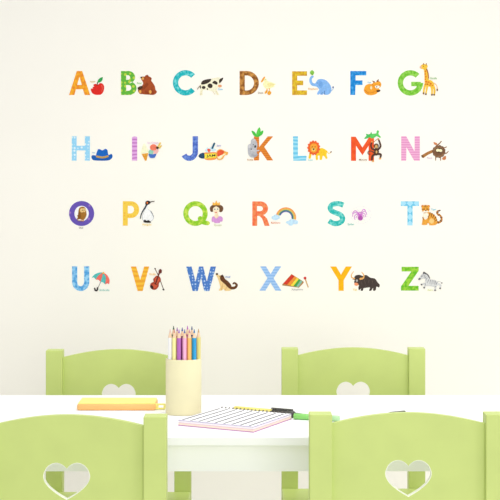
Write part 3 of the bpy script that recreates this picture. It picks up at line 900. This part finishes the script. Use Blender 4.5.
letter('T', 'light blue checked letter T wall sticker, left of the tiger', pattern('print_check', 'check', (110, 198, 232), (168, 224, 246), 75), (410, 213.5),
       [[(400.8, 201.3), (419, 201.3), (419, 206.0), (412.6, 206.0), (412.6, 225.4), (407.4, 225.4), (407.4, 206.0), (400.8, 206.0)]])
s = picture('tiger_sticker', 'orange striped sitting tiger sticker on the wall, right of letter T', (397, 192, 10.0), (432, 215))
OT = (236, 164, 62)
s.part('tail', (196, 128, 58), L([(385, 306), (425, 302), (446, 275), (436, 240), (404, 218), (402, 196), (424, 186)], 22, 15))
s.part('tail_stripe', (96, 60, 36), L([(408, 292), (416, 312)], 8), L([(430, 282), (448, 294)], 8), L([(434, 256), (452, 252)], 8), L([(412, 236), (426, 222)], 8), L([(396, 208), (412, 204)], 8), L([(414, 190), (430, 184)], 12))
s.part('body', OT, P((250, 312), (258, 262), (266, 215), (300, 200), (335, 206), (372, 228), (396, 260), (402, 300), (388, 328), (326, 332), (322, 318), (304, 312), (298, 328), (250, 328)))
s.part('chest', (252, 240, 220), P((262, 222), (285, 210), (312, 216), (312, 245), (290, 275), (268, 262)))
s.part('thigh', (250, 206, 130), E(346, 290, 24, 26))
s.part('stripe', (118, 68, 34), L([(330, 206), (326, 238)], 9, 4), L([(350, 214), (340, 252)], 10, 4), L([(370, 228), (356, 258)], 10, 4), L([(388, 250), (372, 276)], 10, 4), L([(398, 278), (378, 292)], 9, 4), L([(312, 240), (318, 275)], 7, 3), L([(256, 255), (270, 282)], 7, 3))
s.part('ear', (214, 130, 48), E(254, 142, 12), E(316, 142, 12))
s.part('head', OT, P((248, 165), (258, 138), (285, 130), (314, 138), (324, 166), (316, 194), (285, 206), (256, 194)))
s.part('muzzle', (252, 240, 222), E(276, 196, 14, 10), E(296, 196, 14, 10))
s.part('face_stripe', (112, 62, 30), L([(285, 134), (285, 152)], 7, 4), L([(270, 140), (273, 154)], 6, 3), L([(300, 140), (297, 154)], 6, 3), L([(250, 172), (262, 178)], 6, 3), L([(322, 170), (308, 177)], 6, 3))
s.part('eye', (50, 34, 26), E(270, 170, 6), E(300, 170, 6), E(286, 186, 7, 5))
s.caption('Tiger', 340, 392, 176, (120, 190, 214))

# --- row four
letter('U', 'blue letter U wall sticker with pale watercolour patches, left of the umbrella', pattern('print_water', 'patch', (76, 158, 222), (156, 212, 246), 170), (80.7, 278.5),
       [[(72.1, 266.3), (77.3, 266.3), (77.3, 281.5)] + [(80.7 - 3.4 * math.cos(a * PI / 16), 281.8 + 4.4 * math.sin(a * PI / 16)) for a in range(0, 17)] + [(84.1, 281.5), (84.1, 266.3), (89.3, 266.3), (89.3, 281.8)] + [(80.7 + 8.6 * math.cos(a * PI / 24), 281.8 + 9.2 * math.sin(a * PI / 24)) for a in range(1, 25)]])
s = picture('umbrella_sticker', 'red and teal open umbrella sticker on the wall, right of letter U', (66, 258, 10.42), (100.5, 281))
s.part('shaft', (120, 116, 118), L([(390, 165), (352, 270), (326, 322)], 6))
TE, RD = (84, 188, 184), (238, 112, 100)
s.part('panel', TE, P((270, 206), (298, 172), (345, 152), (390, 154), (350, 175), (314, 222), (292, 202)), layer=1)
s.part('panel', RD, P((312, 222), (345, 176), (390, 155), (378, 200), (364, 246), (338, 226)), layer=2)
s.part('panel', TE, P((363, 246), (376, 200), (390, 155), (416, 196), (412, 271), (386, 252)), layer=3)
s.part('panel', RD, P((411, 271), (416, 200), (391, 155), (430, 180), (453, 226), (448, 271), (430, 262)), layer=4)
s.n = 5
s.part('finial', (244, 180, 80), P((378, 158), (390, 143), (404, 160), (392, 166)))
s.part('handle', (52, 46, 48), L([(330, 310), (324, 336), (308, 338), (299, 316)], 15))
s.caption('Umbrella', 344, 454, 333, (140, 200, 190))

letter('V', 'golden yellow letter V wall sticker with wavy stripes, left of the violin', pattern('print_gold_wave', 'wave', (250, 194, 62), (240, 166, 50), 62), (140, 278.5),
       [[(130.8, 266.5), (136.2, 266.5), (140.2, 280), (144.2, 266.5), (149.2, 266.5), (142.6, 291), (137.6, 291)]])
s = picture('violin_sticker', 'red brown violin with bow sticker on the wall, right of letter V', (127, 258, 11.11), (157, 279.5))
s.part('bow', (96, 62, 52), L([(308, 114), (352, 205), (410, 358)], 8, 8))
s.part('bow_frog', (60, 46, 44), E(405, 350, 11, 9), E(312, 118, 8, 7))
s.part('body', (166, 66, 46), P((300, 222), (330, 196), (364, 210), (376, 246), (356, 282), (350, 318), (318, 352), (276, 346), (255, 312), (268, 278), (296, 264), (290, 240)))
s.part('front_plate', (206, 88, 60), P((308, 230), (332, 210), (358, 222), (362, 248), (340, 278), (338, 312), (315, 336), (288, 328), (280, 300), (308, 270)))
s.part('chinrest', (58, 34, 32), E(276, 322, 16, 22, -30))
s.part('neck', (104, 46, 38), L([(318, 285), (345, 205), (364, 152)], 13, 17))
s.part('scroll', (112, 48, 42), P((352, 160), (356, 132), (374, 122), (388, 138), (384, 164), (368, 172)))
s.part('bridge', (60, 36, 32), L([(306, 284), (328, 294)], 7))
s.caption('Violin', 246, 322, 179, (240, 190, 112))

letter('W', 'blue letter W wall sticker with white dots, left of the wolf', pattern('print_blue_dots', 'spots', (76, 124, 200), (176, 202, 236), 270, thr=0.3), (201, 278.5),
       [[(186.2, 266.5), (191.6, 266.5), (195.6, 281.5), (199.0, 266.5), (203.2, 266.5), (206.8, 281.5), (210.6, 266.5), (216, 266.5), (209.4, 291), (204.2, 291), (201.0, 278.0), (197.8, 291), (192.6, 291)]])
s = picture('wolf_sticker', 'brown and cream sitting wolf sticker on the wall, right of letter W', (183, 258, 8.333), (226.5, 282))
s.part('tail', (104, 64, 38), L([(392, 250), (430, 248), (448, 226), (430, 208), (418, 214)], 26, 12))
s.part('body', (242, 208, 146), P((272, 134), (300, 142), (326, 150), (340, 190), (355, 220), (375, 235), (404, 262), (386, 273), (350, 272), (336, 256), (326, 269), (298, 270), (310, 244), (300, 202), (288, 166)))
s.part('back', (102, 62, 36), P((308, 160), (320, 142), (338, 150), (350, 174), (378, 196), (402, 228), (402, 260), (376, 246), (348, 216), (316, 188)))
s.part('ear', (76, 46, 30), G((318, 158), (328, 136), (342, 156)))
s.part('nose', (60, 42, 36), E(283, 133, 10, 8))
s.part('eye', (60, 42, 36), E(304, 153, 3))
s.part('leg_line', (214, 172, 108), L([(330, 215), (322, 262)], 4), L([(362, 245), (352, 266)], 4))
s.caption('Wolf', 350, 395, 158, (110, 140, 205))

letter('X', 'periwinkle blue striped letter X wall sticker, left of the xylophone', pattern('print_periwinkle', 'stripes', (142, 184, 236), (166, 202, 244), 80), (270.5, 278.5),
       [[(260.2, 266.4), (266.0, 266.4), (270.6, 274.0), (275.2, 266.4), (281.2, 266.4), (273.6, 278.2), (281.4, 290.6), (275.4, 290.6), (270.4, 282.6), (265.4, 290.6), (259.4, 290.6), (267.4, 278.2)]])
s = picture('xylophone_sticker', 'rainbow coloured xylophone with mallet sticker on the wall, right of letter X', (255, 258, 8.62), (295, 281))
s.part('frame', (178, 130, 78), G((232, 236), (238, 224), (315, 138), (420, 204), (418, 216), (378, 256)))
bars = [((214, 60, 44), [(243, 222), (316, 142), (341, 157), (275, 230)]), ((240, 150, 56), [(278, 231), (343, 158), (360, 169), (304, 237)]),
        ((248, 222, 70), [(306, 238), (362, 170), (377, 180), (330, 242)]), ((70, 166, 78), [(332, 243), (379, 181), (393, 190), (354, 247)]),
        ((130, 190, 170), [(356, 247), (395, 191), (410, 201), (374, 250)])]
for c, q in bars:
    s.part('tone_bar', c, q, layer=1)
s.n = 2
s.part('mallet_stick', (206, 160, 96), L([(433, 180), (458, 250)], 9))
s.part('mallet_head', (206, 52, 48), E(431, 173, 12))
s.caption('Xylophone', 314, 414, 273, (176, 174, 176))

letter('Y', 'plain golden letter Y wall sticker, left of the yak', pattern('print_gold', 'patch', (250, 188, 16), (244, 176, 24), 120), (341, 278.5),
       [[(330.2, 266.5), (336.2, 266.5), (341.0, 274.6), (345.8, 266.5), (351.9, 266.5), (343.7, 280.2), (343.7, 290.8), (338.5, 290.8), (338.5, 280.2)]])
s = picture('yak_sticker', 'dark brown yak with curved horns sticker on the wall, right of letter Y', (327, 258, 8.93), (366, 281))
s.part('body', (72, 60, 56), P((240, 184), (252, 158), (288, 150), (320, 160), (350, 151), (386, 175), (428, 184), (450, 214), (471, 240), (463, 263), (442, 256), (434, 288), (413, 291), (410, 266), (396, 290), (375, 291), (384, 264), (350, 266), (326, 272), (320, 291), (300, 291), (304, 272), (286, 288), (280, 266), (284, 242), (256, 236), (242, 216), (246, 196), (226, 190)))
s.part('horn', (236, 176, 100), L([(244, 184), (220, 172), (220, 146), (238, 120)], 13, 5), L([(298, 186), (324, 178), (328, 152), (310, 126)], 18, 6))
s.part('muzzle', (240, 150, 104), E(262, 234, 19, 14, 10))
s.part('eye', (240, 234, 230), E(266, 202, 8, 9))
s.part('pupil', (30, 24, 24), E(266, 203, 4.5))
s.part('fur_lines', (98, 82, 74), L([(340, 180), (335, 205), (345, 230)], 5, 3), L([(375, 195), (370, 225)], 5, 3), L([(405, 205), (402, 235)], 5, 3), L([(350, 240), (345, 258)], 5, 3), L([(310, 215), (312, 245)], 5, 3))
s.caption('Yak', 230, 270, 282, (238, 206, 90))

letter('Z', 'grass green letter Z wall sticker, left of the zebra', pattern('print_grass', 'patch', (100, 186, 40), (160, 210, 66), 180), (410, 278.5),
       [[(401.6, 266.8), (418.7, 266.8), (418.7, 270.6), (408.4, 285.8), (418.6, 285.8), (418.6, 290.6), (401, 290.6), (401, 286.4), (411.4, 271.4), (401.6, 271.4)]])
s = picture('zebra_sticker', 'grey striped leaping zebra sticker on the wall, right of letter Z', (397, 258, 10.0), (430, 281))
ZG = (216, 216, 216)
s.part('tail', (200, 200, 200), L([(398, 238), (425, 234), (444, 246)], 7, 5))
s.part('tail_tip', (90, 88, 90), E(448, 250, 7, 6, 30))
s.part('leg', ZG, L([(300, 256), (268, 258), (245, 264)], 24, 12), L([(310, 268), (284, 272), (272, 294)], 24, 12), L([(382, 268), (386, 295), (380, 320)], 26, 12), L([(400, 256), (436, 272), (430, 300)], 24, 12))
s.part('body', ZG, P((214, 208), (232, 182), (260, 152), (290, 152), (315, 182), (332, 212), (382, 220), (408, 246), (404, 278), (370, 288), (330, 280), (300, 276), (284, 248), (280, 212), (262, 206), (240, 214), (222, 218)))
s.part('stripe', (128, 128, 132), *[L([(x, a), (x + d, b)], 6, 3) for x, a, d, b in ((300, 200, -14, 225), (318, 216, -16, 248), (336, 220, -10, 256), (352, 222, -4, 262), (368, 224, 4, 266), (384, 230, 8, 268), (400, 246, -8, 264), (278, 172, -8, 196), (262, 166, -4, 188), (248, 176, 0, 192), (290, 184, -10, 206), (280, 254, 4, 270), (390, 284, -16, 292))])
s.part('mane', (92, 90, 94), L([(276, 148), (308, 170), (326, 202)], 14, 9))
s.part('ear', (90, 88, 92), E(268, 148, 9, 12, 20))
s.part('muzzle', (98, 94, 96), E(224, 209, 13, 9, -25))
s.part('eye', (50, 48, 50), E(248, 184, 4))
s.part('hoof', (92, 90, 92), E(245, 265, 9, 7, 30), E(271, 296, 9, 8), E(380, 322, 11, 7), E(430, 302, 9, 8))
s.caption('Zebra', 304, 356, 319, (206, 216, 120))
